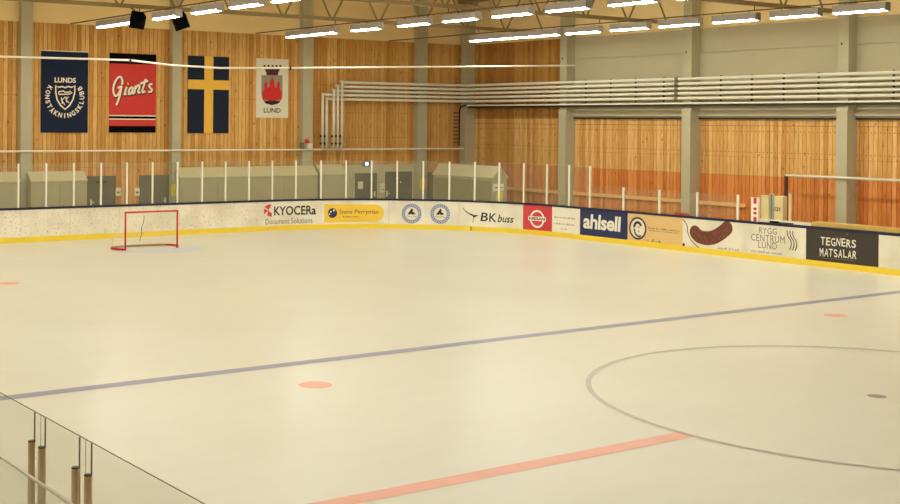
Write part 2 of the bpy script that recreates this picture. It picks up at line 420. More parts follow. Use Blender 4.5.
# ---- roof trusses
def truss(x, label):
    t = thing('roof_truss', label, 'truss', (x, 0, 8.07), 'steel roof trusses')
    z0, z1 = 8.13, 9.8
    MB().box(x-.065, x+.065, -23.5, YS-.5, z0-.06, z0+.07).build('lower_chord', 'truss_paint', t)
    MB().box(x-.065, x+.065, -23.5, YS-.5, z1-.06, z1+.07).build('upper_chord', 'truss_paint', t)
    y = 7.85-2.15*14
    while y < YS-.6:
        for s in (-1, 1):
            if -23.4 < y+s*.98 < YS-.5 and y > -23.4:
                MB().tube([(x, y+s*.06, z0+.03), (x, y+s*.98, z1-.03)], .035, 6).build('web_member', 'truss_paint', t)
        y += 2.15
for x, l in ((-27.4, 'beige steel truss carrying the two black loudspeakers'), (-20.7, 'beige steel truss ending at column with pipe coupling'),
             (-14.0, 'beige steel truss ending at column above low white handrail'), (-7.3, 'beige steel truss over the blue line'), (-.6, 'beige steel truss over the centre line'), (6.1, 'beige steel truss past the centre line')):
    truss(x, l)

# ---- lamps in rows
def lamp_proto(L):
    t = thing('strip_lamp', 'x', 'lamp', (0, 0, 0))
    w = .15; z0 = 0
    b = MB(); b.prism([(-L/2, -.13, .04), (-L/2, .13, .04), (-L/2, .10, .25), (-L/2, -.10, .25)], (L, 0, 0)); b.build('housing', 'grey_reflector', t)
    MB().box(-L/2+.03, L/2-.03, -.09, .09, .005, .04).build('tube', 'tube_light', t)
    for s in (-1, 1):
        MB().box(s*(L/2-.015)-.015, s*(L/2-.015)+.015, -.13, .13, .0, .25).build('end_cap', 'grey_reflector', t)
        MB().tube([(s*L*.3, 0, .25), (s*L*.3, 0, .30)], .012, 5).build('hanger', 'dark_steel', t)
    return t
protoL = lamp_proto(1.72); first = [True]
def place_lamp(x, y, label, group):
    if first[0]:
        o = protoL; o.location = (x, y, 7.60); o['label'] = label; o['group'] = group; first[0] = False
    else: o = dup(protoL, (x, y, 7.60), label, group)
    return o
def cont(L, step, end=1):
    L = list(L)
    while L[-1]+step < end: L.append(L[-1]+step)
    return L
rowA = cont([-29.97, -28.25, -25.34, -22.56, -20.1, -17.73], 2.45)
rowB = cont([-29.9, -28.17, -25.38, -22.54, -20.05, -17.57, -15.16, -12.63], 2.45)
rowC = cont([-27.0, -25.28, -23.56, -21.5, -19.23, -17.0, -14.72, -12.48, -10.27], 2.25)
for y, row, w in ((0, rowA, 'over the goal mouth line'), (8, rowB, 'crossing in front of white city banner'), (15, rowC, 'running along the far boards'), (-8, rowA, 'over the near half of the ice'), (-15, rowA, 'over the near boards')):
    lab = 'white glowing strip lamp in lamp row '+w
    for x in row: place_lamp(x, y, lab, 'strip lamps in row '+w)
    t = thing('lamp_rail', 'thin dark rail carrying lamp row '+w, 'rail', (XE, y, 7.95))
    MB().tube([(XE+.5 if y != 8 else -33.3, y, 7.925), (XR-.5, y, 7.925)], .022, 6).build('rail', 'rail_brown', t)
    for x in COLX[1:-1]:
        MB().tube([(x, y+.0, 7.945), (x, y, 8.07)], .015, 5).build('drop_rod', 'dark_steel', t)

# ================================================================== RINK BOARDS
HB, ZK, ZR = 1.21, .185, 1.135
SEG = []                                    # (length, start, dir or arc)
def _path():
    L1 = XR-(XI+RC); La = math.pi/2*RC; L2 = 2*WI-2*RC; L3 = XR-(XI+RC)
    return L1, La, L2, L3
L1, La, L2, L3 = _path(); LTOT = L1+La+L2+La+L3
def path(s):                                # point and inward normal; s runs near side -> end -> far side
    if s < L1: return Vector((XR-s, -WI, 0)), Vector((0, 1, 0))
    s -= L1
    if s < La:
        a = -math.pi/2-s/RC; n = Vector((math.cos(a), math.sin(a), 0)); return Vector((XI+RC, -WI+RC, 0))+n*RC, -n
    s -= La
    if s < L2: return Vector((XI, -WI+RC+s, 0)), Vector((1, 0, 0))
    s -= L2
    if s < La:
        a = math.pi-s/RC; n = Vector((math.cos(a), math.sin(a), 0)); return Vector((XI+RC, WI-RC, 0))+n*RC, -n
    s -= La
    return Vector((XI+RC+s, WI, 0)), Vector((0, -1, 0))
_TAB = []
k = L1+La+3.0
while k < L1+La+L2+La+16:
    _TAB.append((pix(path(k)[0]+Vector((0, 0, .65)))[0], k)); k += .05
def s_at(px):
    for (a, sa), (b, sb) in zip(_TAB, _TAB[1:]):
        if a <= px <= b: return sa+(sb-sa)*(px-a)/(b-a)
    return _TAB[0][1]+(px-_TAB[0][0])*.037 if px < _TAB[0][0] else _TAB[-1][1]
def z_at(px, py):
    P = path(s_at(px))[0]; a = pix(P)[1]; b = pix(P+Vector((0, 0, 1)))[1]; return (py-a)/(b-a)
def board_fn(s, z, lift):
    p, n = path(s); q = p+n*lift; return (q.x, q.y, z)
boards = thing('rink_boards', 'white dasher boards with adverts, navy cap rail and yellow kick strip', 'boards', (XI, 0, 0))
def steps(s0, s1, d=.15):
    straight = not any(a < s1 and b > s0 for a, b in ((L1, L1+La), (L1+La+L2, L1+2*La+L2)))
    n = 1 if straight else max(1, math.ceil((s1-s0)/d)); return [s0+(s1-s0)*i/n for i in range(n+1)]
def strip(s0, s1, z0, z1, f0, f1, name, m, parent, d=.15):   # a bar following the boards, from lift f0 (back) to f1 (front)
    b = MB(); ss = steps(s0, s1, d)
    for s in ss:
        for z, f in ((z0, f0), (z0, f1), (z1, f1), (z1, f0)): b.v.append(board_fn(s, z, f))
    for i in range(len(ss)-1):
        for j in range(4): b.f.append((4*i+j, 4*i+(j+1) % 4, 4*i+4+(j+1) % 4, 4*i+4+j))
    b.f += [(0, 1, 2, 3), tuple(4*len(ss)-4+j for j in (3, 2, 1, 0))]
    return b.build(name, m, parent)
# panel list in picture order along the end and far side
cuts = [(-40, 'board_scuffed'), (21, 'board_scuffed'), (70, 'board_scuffed'), (119.5, 'board_scuffed'), (160, 'board_scuffed'), (210, 'board_scuffed'), (258, 'board_clean'), (321, 'board_clean'),
        (389, 'board_clean'), (425.5, 'board_clean'), (459, 'board_clean'), (523, 'ad_red'), (552, 'ad_white'), (580, 'ad_navy'), (627.5, 'ad_tan'), (682.5, 'board_clean'), (745, 'board_clean'), (806, 'ad_charcoal'), (878.5, 'board_clean')]
sc = [s_at(c[0]) for c in cuts]; PANEL = {}
for i, (px, m_) in enumerate(cuts):
    s0 = sc[i]; s1 = sc[i+1] if i+1 < len(sc) else s0+2.4
    PANEL[px] = strip(s0+.004, s1-.004, ZK, ZR, -.05, 0, 'board_panel', m_, boards)
s = sc[0]-.0; k = 0
while s > 2.6:                              # the rest of the end, the near corner and the near side
    s0 = max(s-2.5, .3); strip(s0+.004, s-.004, ZK, ZR, -.05, 0, 'board_panel', 'board_scuffed' if s > L1 else 'board_clean', boards); s = s0
s = sc[-1]+2.4
while s < LTOT-1:
    s1 = min(s+2.5, LTOT-.3); strip(s+.004, s1-.004, ZK, ZR, -.05, 0, 'board_panel', 'board_clean', boards); s = s1
strip(.3, LTOT-.3, 0, ZK, -.05, .012, 'kick_strip', 'kick_yellow', boards)
strip(.3, LTOT-.3, ZR, HB, -.13, .02, 'cap_rail', 'rail_navy', boards)

def chop(V, F, d=.12):                      # cut flat shapes into narrow slices so that they follow the curved boards
    u0, u1 = min(v[0] for v in V), max(v[0] for v in V)
    if u1-u0 < d*1.5 or u0 > L1+2*La+L2: return V, F
    bm = bmesh.new(); vs_ = [bm.verts.new((a, b, 0)) for a, b in V]
    for f in F:
        try: bm.faces.new([vs_[i] for i in f])
        except ValueError: pass
    u = u0+d
    while u < u1:
        bmesh.ops.bisect_plane(bm, geom=bm.verts[:]+bm.edges[:]+bm.faces[:], plane_co=(u, 0, 0), plane_no=(1, 0, 0)); u += d
    bm.verts.index_update(); V = [(v.co.x, v.co.y) for v in bm.verts]; F = [tuple(v.index for v in f.verts) for f in bm.faces]
    bm.free(); return V, F
def deco(panel, name, VFs, m, lift=.004):   # lettering or marks laid on a board panel; VFs in (s, z)
    b = MB()
    for V, F in VFs:
        V, F = chop(V, F); b.poly2(V, F, board_fn, lift); lift += .0006 if len(VFs) < 16 else 0
    return b.build(name, m, panel)
def R(x0, y0, x1, y1):                      # picture rectangle -> (s0, s1, z0, z1) on the boards
    xm, ym = (x0+x1)/2, (y0+y1)/2
    h = (z_at(xm, ym-(y1-y0)/2)-z_at(xm, ym+(y1-y0)/2)); zc = z_at(xm, ym)
    return s_at(x0), s_at(x1), zc-h/2, zc+h/2
def T(t, x0, y0, x1, y1, **k):
    V, F, _ = text2d(t, **k); return fit(V, *R(x0, y0, x1, y1)), F
def P2(pts): return [(s_at(x), z_at(x, y)) for x, y in pts]
def words(x0, y0, x1, y1, n, seed):         # print too small to read: a row of short ink marks
    rnd = random.Random(seed); r = R(x0, y0, x1, y1); out = []; u = r[0]; sl = (r[1]-r[0])/n
    n *= 3; sl /= 3
    for i in range(n):
        if rnd.random() < .18: u += sl; continue
        w = sl*rnd.uniform(.3, .6); h = (r[3]-r[2])*rnd.uniform(.45, .9)
        out.append(([(u, r[2]), (u+w, r[2]), (u+w, r[2]+h), (u, r[2]+h)], [(0, 1, 2, 3)])); u += sl
    return out
# copier maker
p = PANEL[258]
deco(p, 'logo', [(P2([(264, 207), (268, 204.6), (271.8, 204.3), (268.6, 209.6)]), [(0, 1, 2, 3)]), (P2([(264, 214.5), (264, 208.4), (267.6, 210.4)]), [(0, 1, 2)]),
                 (P2([(268.8, 211.8), (271.8, 213), (271.8, 216.9), (267, 215.4)]), [(0, 1, 2, 3)]), (P2([(267.6, 209.4), (267.6, 215), (269.6, 212)]), [(0, 1, 2)])], 'ink_red')
deco(p, 'lettering', [T('KYOCERa', 274, 205.8, 316, 215, offset=.02)], 'ink_dark')
deco(p, 'small_lettering', [T('Document Solutions', 265.5, 218, 312.5, 223.6)], 'ink_grey')
# yellow rounded advert
p = PANEL[321]
r = R(324.2, 203.9, 384, 222.3); rr = (r[3]-r[2])/2*.95
V = [(r[0], r[2]), ] + [(r[1]-rr+rr*math.sin(a), (r[2]+r[3])/2-rr*math.cos(a)) for a in [math.pi*i/14 for i in range(15)]] + [(r[0], r[3])]
deco(p, 'yellow_field', [(V, [tuple(range(len(V)))])], 'ad_yellow', .003)
c = R(328, 208.2, 337, 217.9); deco(p, 'ball', [disc2((c[0]+c[1])/2, (c[2]+c[3])/2, (c[1]-c[0])/2*1.02, (c[3]-c[2])/2)], 'ink_navy', .006)
deco(p, 'ball_spots', [disc2(s_at(330.8), z_at(330.8, 211.8), .035), disc2(s_at(333.9), z_at(333.9, 210.4), .04), disc2(s_at(329.3), z_at(329.3, 214.2), .03)], 'ad_white', .009)
deco(p, 'lettering', [T('Steve Perryman', 339.3, 209.5, 378.5, 215)], 'ink_olive', .006)
deco(p, 'small_lettering', words(339.5, 215.4, 359.5, 217.4, 6, 4), 'ink_olive', .006)
# two round emblems
for px, cx in ((389, 411.6), (425.5, 440.2)):
    p = PANEL[px]; cs, cz = s_at(cx), z_at(cx, 213.6 if px == 389 else 213.9); rr = .40
    deco(p, 'emblem_ring', [ring2(cs, cz, .265, rr)], 'ink_blue')
    deco(p, 'emblem_triangle', [([(cs-.17, cz-.04), (cs-.05, cz-.04), (cs+.07, cz+.14), (cs+.01, cz+.22)], [(0, 1, 2, 3)]), ring2(cs+.035, cz+.02, .0, .06, n=14), ([(cs+.07, cz-.03), (cs+.16, cz-.03), (cs+.1, cz+.07)], [(0, 1, 2)])], 'ink_dark')
    V, F, _ = text2d('Tetra Pak'); deco(p, 'emblem_lettering', [(fit(V, cs-.2, cs+.2, cz-.145, cz-.075), F)], 'ink_grey')
    V = []; F = []
    for i in range(22):
        a = i*2*math.pi/22; v_, f_ = ribbon2([(cs+.3*math.cos(a-.05), cz+.3*math.sin(a-.05)), (cs+.37*math.cos(a+.05), cz+.37*math.sin(a+.05))], .02, sm=False); F += [tuple(q+len(V) for q in f) for f in f_]; V += v_
    deco(p, 'ring_marks', [(V, F)], 'board_clean', .007)
# bus company
p = PANEL[459]
deco(p, 'bird_sketch', [ribbon2(P2([(462.8, 207.6), (465.5, 211), (469.5, 213.8), (474.5, 216)]), [.025, .04, .06]), ribbon2(P2([(473, 216.2), (478, 215.5)]), [.1, .03], sm=False), ribbon2(P2([(476, 216.4), (473.6, 218), (473.2, 222.5)]), .022)], 'ink_dark')
deco(p, 'lettering', [T('B', 480.5, 212.6, 488, 221.2, shear=.12, offset=.012), T('K', 489.2, 213.2, 496.5, 222, shear=.05, offset=.01), T('buss', 497.6, 214.8, 513.8, 222.6, shear=.3, offset=.012)], 'ink_dark')
# car maker
p = PANEL[523]; cs, cz = s_at(537.3), z_at(537.3, 219)
deco(p, 'emblem_ring', [ring2(cs, cz, .27, .345)], 'ad_white', .004)
deco(p, 'emblem_bar', [rect2(cs-.42, cs+.42, cz-.075, cz+.095)], 'ad_white', .008)
V, F, _ = text2d('NISSAN', offset=.03); deco(p, 'lettering', [(fit(V, cs-.37, cs+.37, cz-.045, cz+.065), F)], 'ink_dark', .011)
deco(PANEL[552], 'small_lettering', words(553.2, 216.4, 575.5, 218.6, 7, 1)+words(554, 223, 575, 225, 7, 2)+words(561, 227.8, 567.5, 229.6, 2, 3), 'ink_grey')
# plumbing wholesaler
deco(PANEL[580], 'lettering', [T('ahlsell', 583.3, 215.2, 621, 230.2, shear=.06, offset=.03, space=.95)], 'ad_white')
# tan advert with a round portrait mark
p = PANEL[627.5]; cs, cz = s_at(637.8), z_at(637.8, 228.3)
deco(p, 'emblem_ring', [ring2(cs, cz, .335, .4)], 'ink_navy')
deco(p, 'emblem_field', [disc2(cs, cz, .33)], 'board_clean', .003)
deco(p, 'portrait_mark', [ring2(cs+.0, cz+.05, .11, .2, n=16, a0=.25, a1=3.3), ribbon2([(cs-.17, cz-.02), (cs-.1, cz-.2), (cs+.04, cz-.28), (cs+.15, cz-.25)], .06), ribbon2([(cs+.02, cz-.06), (cs+.08, cz-.13)], .03, sm=False), rect2(cs-.02, cs+.12, cz+.03, cz+.05)], 'ink_dark', .006)
deco(p, 'small_lettering', words(648.5, 228, 679.5, 230.4, 9, 5)+words(649, 231.2, 679.5, 232.4, 7, 6)+words(645, 239.6, 679, 243, 10, 7)[:10], 'ink_olive')
# sausage and back clinic
p = PANEL[682.5]
deco(p, 'branch_sketch', [ribbon2(P2([(683, 219.4), (685, 222), (687, 225.5), (687.6, 231), (689, 236), (692, 241), (696.5, 245.5), (699.5, 248)]), .03)], 'ink_dark')
mid = smooth2([(695, 232.2), (699, 236.2), (706, 238.2), (714, 237.2), (721, 233.2), (727, 228.2)], 4); VV = P2(mid)
wid = [.2+.26*math.sin(math.pi*min(1, max(0, i/(len(VV)-1)))*.999)**.35 for i in range(len(VV))]
V, F = ribbon2(VV, .46, sm=False); a, b_ = VV[0], VV[-1]
deco(p, 'sausage_picture', [(V, F), disc2(a[0], a[1], .225, .23), disc2(b_[0], b_[1], .22, .23)], 'sausage', .004)
deco(p, 'small_lettering', words(718, 246.8, 739, 250.2, 9, 8), 'ink_grey')
deco(p, 'puck_mark', [disc2(s_at(683.9), z_at(683.9, 244.6), .05)], 'black_plastic')
p = PANEL[745]
deco(p, 'lettering', [T('RYGG', 759, 227.8, 776.8, 234, space=1.05), T('CENTRUM', 751.2, 235, 784.8, 242, space=1.1), T('LUND', 758.5, 242, 777, 248.8, space=1.05)], 'ink_grey')
deco(p, 'wave_marks', [ribbon2(P2([(787+d, 230.5+e), (787.8+d, 236+e), (790.8+d, 240.5+e), (791.2+d, 246+e), (789.5+d, 250+e)]), .03) for d, e in ((0, 0), (2.8, .3), (5.6, .6))], 'ink_dark')
deco(p, 'small_lettering', words(751.5, 250.6, 784, 253.6, 10, 9), 'ink_grey')
# blackboard style advert
p = PANEL[806]; rnd = random.Random(3); out = []
for t, xs, y0, y1, dy in (('TEGNERS', (820.5, 856.5), 237.2, 245.2, 1.5), ('MATSALAR', (819.5, 857), 248, 256, 1.7)):
    n = len(t); w = (xs[1]-xs[0])/n
    for i, ch in enumerate(t):
        x = xs[0]+i*w; o = dy*i/n*1.8; j = rnd.uniform(-.5, .5)
        V, F, _ = text2d(ch, shear=rnd.uniform(-.1, .15), offset=.012)
        out.append((fit(V, *R(x+.3, y0+o+j, x+w-.4, y1+o+j)), F))
deco(p, 'lettering', out, 'ad_white')
deco(p, 'underline', [ribbon2(P2([(822, 258), (838, 259.2), (855, 260.8)]), .012), ribbon2(P2([(847.3, 233.6), (847.6, 235)]), .05, sm=False)], 'ink_grey')
# black joint in the kick strip
deco(PANEL[459], 'kick_joint', [rect2(s_at(471.2)-.02, s_at(471.2)+.02, .02, .17)], 'black_plastic', .016)

# ---- stanchions and panes above the boards
screen = thing('glass_screen', 'clear shielding panes in white posts standing on end and far boards', 'glass screen', (XI, 0, HB))
tall = [18.1, 45.9, 73.6, 100.8, 126.7, 152.3, 177.3, 201.9, 225.3, 248.8, 272, 295.7, 320.8, 345.9, 371.5, 397.1, 423.2, 449.3, 474.7, 499.2, 523.7, 546.9, 569.1, 589.9]
low = [623.5, 659.5, 697.3, 737.9]
def s_top(px):                              # position along the boards of a post foot seen at px on the cap rail
    a = s_at(px); 
    for _ in range(6):
        q = pix(Vector(board_fn(a, HB+.3, -.05)))[0]; h = pix(Vector(board_fn(a+.1, HB+.3, -.05)))[0]-q; a += .1*(px-q)/h
    return a
ts = [s_top(x) for x in tall]; ls = [s_top(x) for x in low]
ts = [ts[0]-1.02*i for i in (3, 2, 1)]+ts
ZT, ZL = 2.74, 2.03
def post(s, z1, m='white_paint', w=.03, name='post'):
    p_, n = path(s); t = Vector((-n.y, n.x, 0)); q = p_-n*.05; b = MB()
    c = [q+t*w+n*.03, q-t*w+n*.03, q-t*w-n*.03, q+t*w-n*.03]
    b.prism([(v.x, v.y, HB) for v in c], (0, 0, z1-HB)); return b.build(name, m, screen)
def pane(s0, s1, z1):
    return strip(s0+.03, s1-.03, HB, z1, -.056, -.044, 'pane', 'rink_glass', screen, .6)
for s in ts: post(s, ZT)
for a, b_ in zip(ts, ts[1:]): pane(a, b_, ZT-.02)
for s in ls: post(s, ZL)
pane(ts[-1], ls[0], ZL-.04)
for a, b_ in zip(ls, ls[1:]): pane(a, b_, ZL-.04)

# ---- near shielding at the viewer's side
near = thing('near_glass_screen', 'frameless clear glass barrier with paired aluminium posts at the near boards', 'glass screen', (4, -WI, HB))
yg = -15.35
PX = [3.96, 4.14, 4.67, 4.86]
PX = [on(1, yg-.035, x, y).x+.01 for x, y in ((31.8, 440), (41.8, 446), (75.5, 466), (88, 473))]
EX = [on(1, yg, x, y).x for x, y in ((34.6, 418), (40, 424), (45.4, 426), (79.5, 446), (85, 450), (91.8, 454))]
panes = [(1.2, EX[0], 'w'), (EX[0]+.005, EX[2]-.005, 'n'), (EX[2], EX[3], 'w'), (EX[3]+.005, EX[5]-.005, 'n'), (EX[5], 7.1, 'w')]
for x0, x1, k in panes:
    pn = MB().box(x0, x1, yg-.003, yg+.003, HB, 2.424).build('pane', 'near_glass', near)
    MB().box(x0, x1, yg-.003, yg+.003, 2.424, 2.428).build('top_edge', 'glass_edge', pn)
    MB().box(x0-.0015, x0+.0015, yg-.0035, yg+.0035, HB, 2.42).build('side_edge', 'glass_edge', pn)
    MB().box(x1-.0015, x1+.0015, yg-.0035, yg+.0035, HB, 2.42).build('side_edge', 'glass_edge', pn)
for x in (EX[1], EX[4]): MB().box(x-.002, x+.002, yg+.003, yg+.006, HB, 2.42).build('joint_seal', 'aluminium', near)
for x in PX:
    MB().tube([(x-.01, yg-.035, HB), (x-.01, yg-.035, 2.25)], .023, 14).build('post', 'aluminium', near, smooth=True)
    MB().tube([(x-.01, yg-.035, 2.25), (x-.01, yg-.035, 2.256)], .0235, 14).build('post_cap', 'dark_steel', near)
y2 = -15.62
a = on(1, y2, 0, 455.5); b_ = on(1, y2, 75, 505)
inner = thing('low_glass_screen', 'lower clear glass pane with pale top trim before the near barrier', 'glass screen', (a.x, y2, 0))
MB().box(a.x-2, b_.x+.6, y2-.005, y2+.005, -.03, a.z-.012).build('pane', 'near_glass', inner)
MB().box(a.x-2, b_.x+.6, y2-.008, y2+.008, a.z-.012, a.z).build('top_trim', 'white_pipe', inner)

# ================================================================== GOAL
g = thing('hockey_goal', 'red framed ice hockey goal standing before the end boards', 'goal', (XG, 0, 0))
for s in (-1, 1): MB().tube([(XG, s*.945, 0), (XG, s*.945, 1.25)], .03, 10).build('post', 'goal_red', g, smooth=True)
MB().tube([(XG, -.975, 1.25), (XG, .975, 1.25)], .03, 10).build('crossbar', 'goal_red', g, smooth=True)
base = smooth2([(XG, -.94), (XG-.3, -1.12), (XG-.65, -1.15), (XG-.95, -.9), (XG-1.05, -.4), (XG-1.05, .4), (XG-.95, .9), (XG-.65, 1.15), (XG-.3, 1.12), (XG, .94)], 5)
nb = len(base)
MB().tube([(x, y, .035) for x, y in base[:nb//3]], .034, 8).build('base_frame', 'goal_red', g, smooth=True)
MB().tube([(x, y, .035) for x, y in base[nb//3-1:nb-nb//3+1]], .034, 8).build('rear_base_pad', 'pad_tan', g, smooth=True)
MB().tube([(x, y, .035) for x, y in base[nb-nb//3:]], .034, 8).build('base_frame', 'goal_red', g, smooth=True)
top = smooth2([(XG, -.94), (XG-.35, -1.02), (XG-.52, -.6), (XG-.55, 0), (XG-.52, .6), (XG-.35, 1.02), (XG, .94)], 5)
net = MB()
def lerp(P, t):
    f = t*(len(P)-1); i = min(int(f), len(P)-2); f -= i; return Vector((P[i][0]+(P[i+1][0]-P[i][0])*f, P[i][1]+(P[i+1][1]-P[i][1])*f, 0))
NU = 34
for i in range(NU+1):
    a = lerp(base, i/NU)+Vector((0, 0, .05)); b_ = lerp(top, i/NU)+Vector((0, 0, 1.23)); net.tube([a, b_], .003, 3, caps=False)
for j in range(1, 13):
    net.tube([(lerp(base, i/NU)+Vector((0, 0, .05))).lerp(lerp(top, i/NU)+Vector((0, 0, 1.23)), j/13) for i in range(NU+1)], .003, 3, caps=False)
for i in range(1, 14):
    y = -.94+1.88*i/14; net.tube([(XG, y, 1.24), (XG-.53+.1*abs(y), y, 1.23)], .004, 3, caps=False)
stuff(net.build('net', 'net_white', g))
pa = on(0, XG-.6, 144, 217); pts = [on(0, XG-.7, x, y) for x, y in ((144.3, 216), (143.6, 222), (141.5, 228), (141.8, 234), (139.5, 241))]
MB().tube(pts, .012, 5).build('loose_cord', 'ink_grey', g)

# ================================================================== END WALL: banners and fittings
XB = XE+.012
def wall_fn(y, z, lift): return (XB+lift, y, z)
def bn(parent, name, VFs, m, lift):
    b = MB()
    for i, (V, F) in enumerate(VFs): b.poly2(V, F, wall_fn, lift+i*.0009*(len(VFs) < 16))
    return b.build(name, m, parent)
def WP(pts): return [(lambda q: (q.y, q.z))(on(0, XB, x, y)) for x, y in pts]
def WR(x0, y0, x1, y1):
    a = on(0, XB, x0, (y0+y1)/2); b = on(0, XB, x1, (y0+y1)/2); c = on(0, XB, (x0+x1)/2, y0); d = on(0, XB, (x0+x1)/2, y1)
    return a.y, b.y, d.z, c.z
def cloth(t, y0, y1, z0, z1, m, name='cloth'):
    return MB().box(XB, XB+.02, y0, y1, z0, z1).build(name, m, t)
# dark blue skating club banner
t = thing('club_banner', 'dark blue skating club banner with white shield hanging on plank wall', 'banner', (XB, 0, 3.79))
c = cloth(t, -.98, .91, 3.79, 6.9, 'navy_cloth'); MB().tube([(XB+.012, -1.0, 6.9), (XB+.012, .93, 6.9)], .018, 6).build('top_rod', 'white_paint', t)
V, F, _ = text2d('LUNDS', offset=.03); bn(c, 'lettering', [(fit(V, *WR(54.4, 77.6, 75.6, 82.8)), F)], 'cream_ink', .024)
cy, cz = (lambda q: (q.y, q.z))(on(0, XB, 64.6, 97.3)); out = []
word = 'KONST\u00c5KNINGSKLUBB'; n = len(word); rad = .70
for i, ch in enumerate(word):
    a = math.radians(150+i*(390-150)/(n-1)); V, F, asp = text2d(ch, offset=.03)
    h = .19; w = h*asp if ch != 'I' else .045; w = min(w, .15); h = h*(1.2 if ch == '\u00c5' else 1)
    ux, uy = -math.sin(a), math.cos(a); vx, vy = -math.cos(a), -math.sin(a)
    ctr = (cy+rad*math.cos(a), cz+rad*math.sin(a)*1.0)
    out.append(([(ctr[0]+ux*(p_-.5)*w+vx*(q-.5)*h, ctr[1]+uy*(p_-.5)*w+vy*(q-.5)*h) for p_, q in V], F))
bn(c, 'arched_lettering', out, 'cream_ink', .024)
Z = lambda P, ox=36, oy=72, k=10.5: WP([(ox+x/k, oy+y/k) for x, y in P])
bn(c, 'shield', [ribbon2(Z([(205, 142), (235, 162), (270, 152), (302, 165), (335, 152), (375, 162), (406, 142), (405, 215), (385, 290), (350, 350), (302, 392), (255, 350), (220, 290), (205, 215)]), .055, sm=False, closed=True)], 'cream_ink', .024)
bn(c, 'skate_mark', [ribbon2(Z([(235, 225), (240, 205), (290, 200), (300, 212), (345, 212), (352, 200), (375, 218), (350, 232), (240, 235)]), .045, sm=False, closed=True)], 'cream_ink', .024)
bn(c, 'monogram', [ribbon2(Z(q), .04, sm=False) for q in ([(262, 265), (275, 335)], [(300, 262), (270, 300), (300, 345)], [(310, 258), (318, 318)], [(340, 260), (312, 290), (345, 325)])], 'cream_ink', .024)
# red and black team banner
t = thing('team_banner', 'red banner with cream script lettering and black bands on plank wall', 'banner', (XB, 2.8, 3.8))
y0, y1 = 1.8, 3.8; zz = [3.8, 4.1, 4.32, 4.36, 4.43, 4.47, 6.64, 6.91]
zz = [3.8] + [on(0, XB, 132, y).z for y in (126, 119.7, 118.6, 116.3, 115.2, 64)] + [6.91]
for a, b_, m_, nm in zip(zz, zz[1:], ('black_cloth', 'red_cloth', 'cream_ink', 'black_cloth', 'cream_ink', 'red_cloth', 'black_cloth'), ('lower_band', 'red_band', 'cream_stripe', 'black_stripe', 'cream_stripe', 'red_field', 'upper_band')):
    cloth(t, y0, y1, a, b_, m_, nm)
Z = lambda P: WP([(104+x/8.4, 72+y/8.4) for x, y in P])
ST = [[(148, 108), (152, 78), (140, 45), (118, 46), (95, 75), (78, 120), (76, 165), (90, 200), (112, 192), (132, 158), (143, 128)], [(143, 128), (132, 185), (118, 235), (100, 280)], [(112, 135), (150, 120)],
      [(188, 125), (176, 165), (170, 188), (186, 182)], [(196, 101), (201, 97)], [(238, 130), (218, 135), (205, 160), (206, 185), (222, 180), (236, 150), (242, 128)], [(242, 128), (234, 165), (238, 182), (250, 172)],
      [(262, 115), (256, 150), (250, 180)], [(256, 148), (275, 118), (292, 112), (294, 130), (284, 160), (288, 175), (300, 166)], [(346, 58), (332, 110), (318, 158), (326, 172), (342, 160)], [(300, 98), (335, 86), (366, 74)],
      [(402, 102), (384, 104), (374, 118), (386, 134), (398, 148), (392, 164), (366, 168)]]
bn(t, 'lettering_shadow', [ribbon2([(a+.02, b-.03) for a, b in Z(q)], .125) for q in ST], 'coat_dark', .023)
bn(t, 'script_lettering', [ribbon2(Z(q), .085) for q in ST], 'cream_ink', .036)
# flag
t = thing('flag', 'dark blue flag with golden yellow cross hanging upright on plank wall', 'flag', (XB, 6.2, 3.78))
fy0, fy1, fz0, fz1 = 5.23, 7.12, 3.78, 6.93
ya, yb = on(0, XB, 204, 95).y, on(0, XB, 213, 95).y; za, zb = on(0, XB, 208, 89.5).z, on(0, XB, 208, 80).z
for a, b_, c_, d_ in ((fy0, ya, zb, fz1), (yb, fy1, zb, fz1), (fy0, ya, fz0, za), (yb, fy1, fz0, za)): cloth(t, a, b_, c_, d_, 'flag_blue', 'blue_field')
cloth(t, ya, yb, fz0, fz1, 'flag_gold', 'upright_cross_band')
cloth(t, fy0, ya, za, zb, 'flag_gold', 'cross_arm'); cloth(t, yb, fy1, za, zb, 'flag_gold', 'cross_arm')
# city banner
t = thing('city_banner', 'white city banner with red castle coat of arms on plank wall', 'banner', (XB, 9.2, 4.44))
c = cloth(t, 8.43, 10.01, 4.44, 6.94, 'banner_white')
Z = lambda P: WP([(246+x/7, 52+y/7) for x, y in P])
def pg(P): V = Z(P); return V, [tuple(range(len(V)))]
bn(c, 'shield', [pg([(106, 162), (253, 162), (254, 300), (246, 335), (222, 362), (180, 372), (138, 362), (114, 335), (106, 300)])], 'coat_grey', .023)
bn(c, 'shield_base', [pg([(122, 345), (180, 338), (240, 345), (222, 362), (180, 372), (138, 362)])], 'coat_dark', .026)
bn(c, 'castle', [pg([(110, 290), (126, 255), (126, 225), (137, 196), (148, 225), (148, 250), (164, 240), (166, 205), (181, 170), (196, 205), (198, 240), (212, 250), (214, 225), (226, 196), (236, 225), (236, 255), (250, 290), (248, 330), (180, 345), (114, 330)])], 'coat_red', .026)
bn(c, 'crown', [pg([(128, 118), (236, 118), (224, 145), (222, 162), (142, 162), (140, 145)])]+[pg([(118+d, 98), (126+d, 88), (136+d, 98), (130+d, 110)]) for d in (0, 28, 56, 84, 110)], 'coat_brown', .026)
V, F, _ = text2d('LUND', offset=.02); bn(c, 'lettering', [(fit(V, *WR(263.4, 108, 280.4, 112.8)), F)], 'ink_dark', .024)

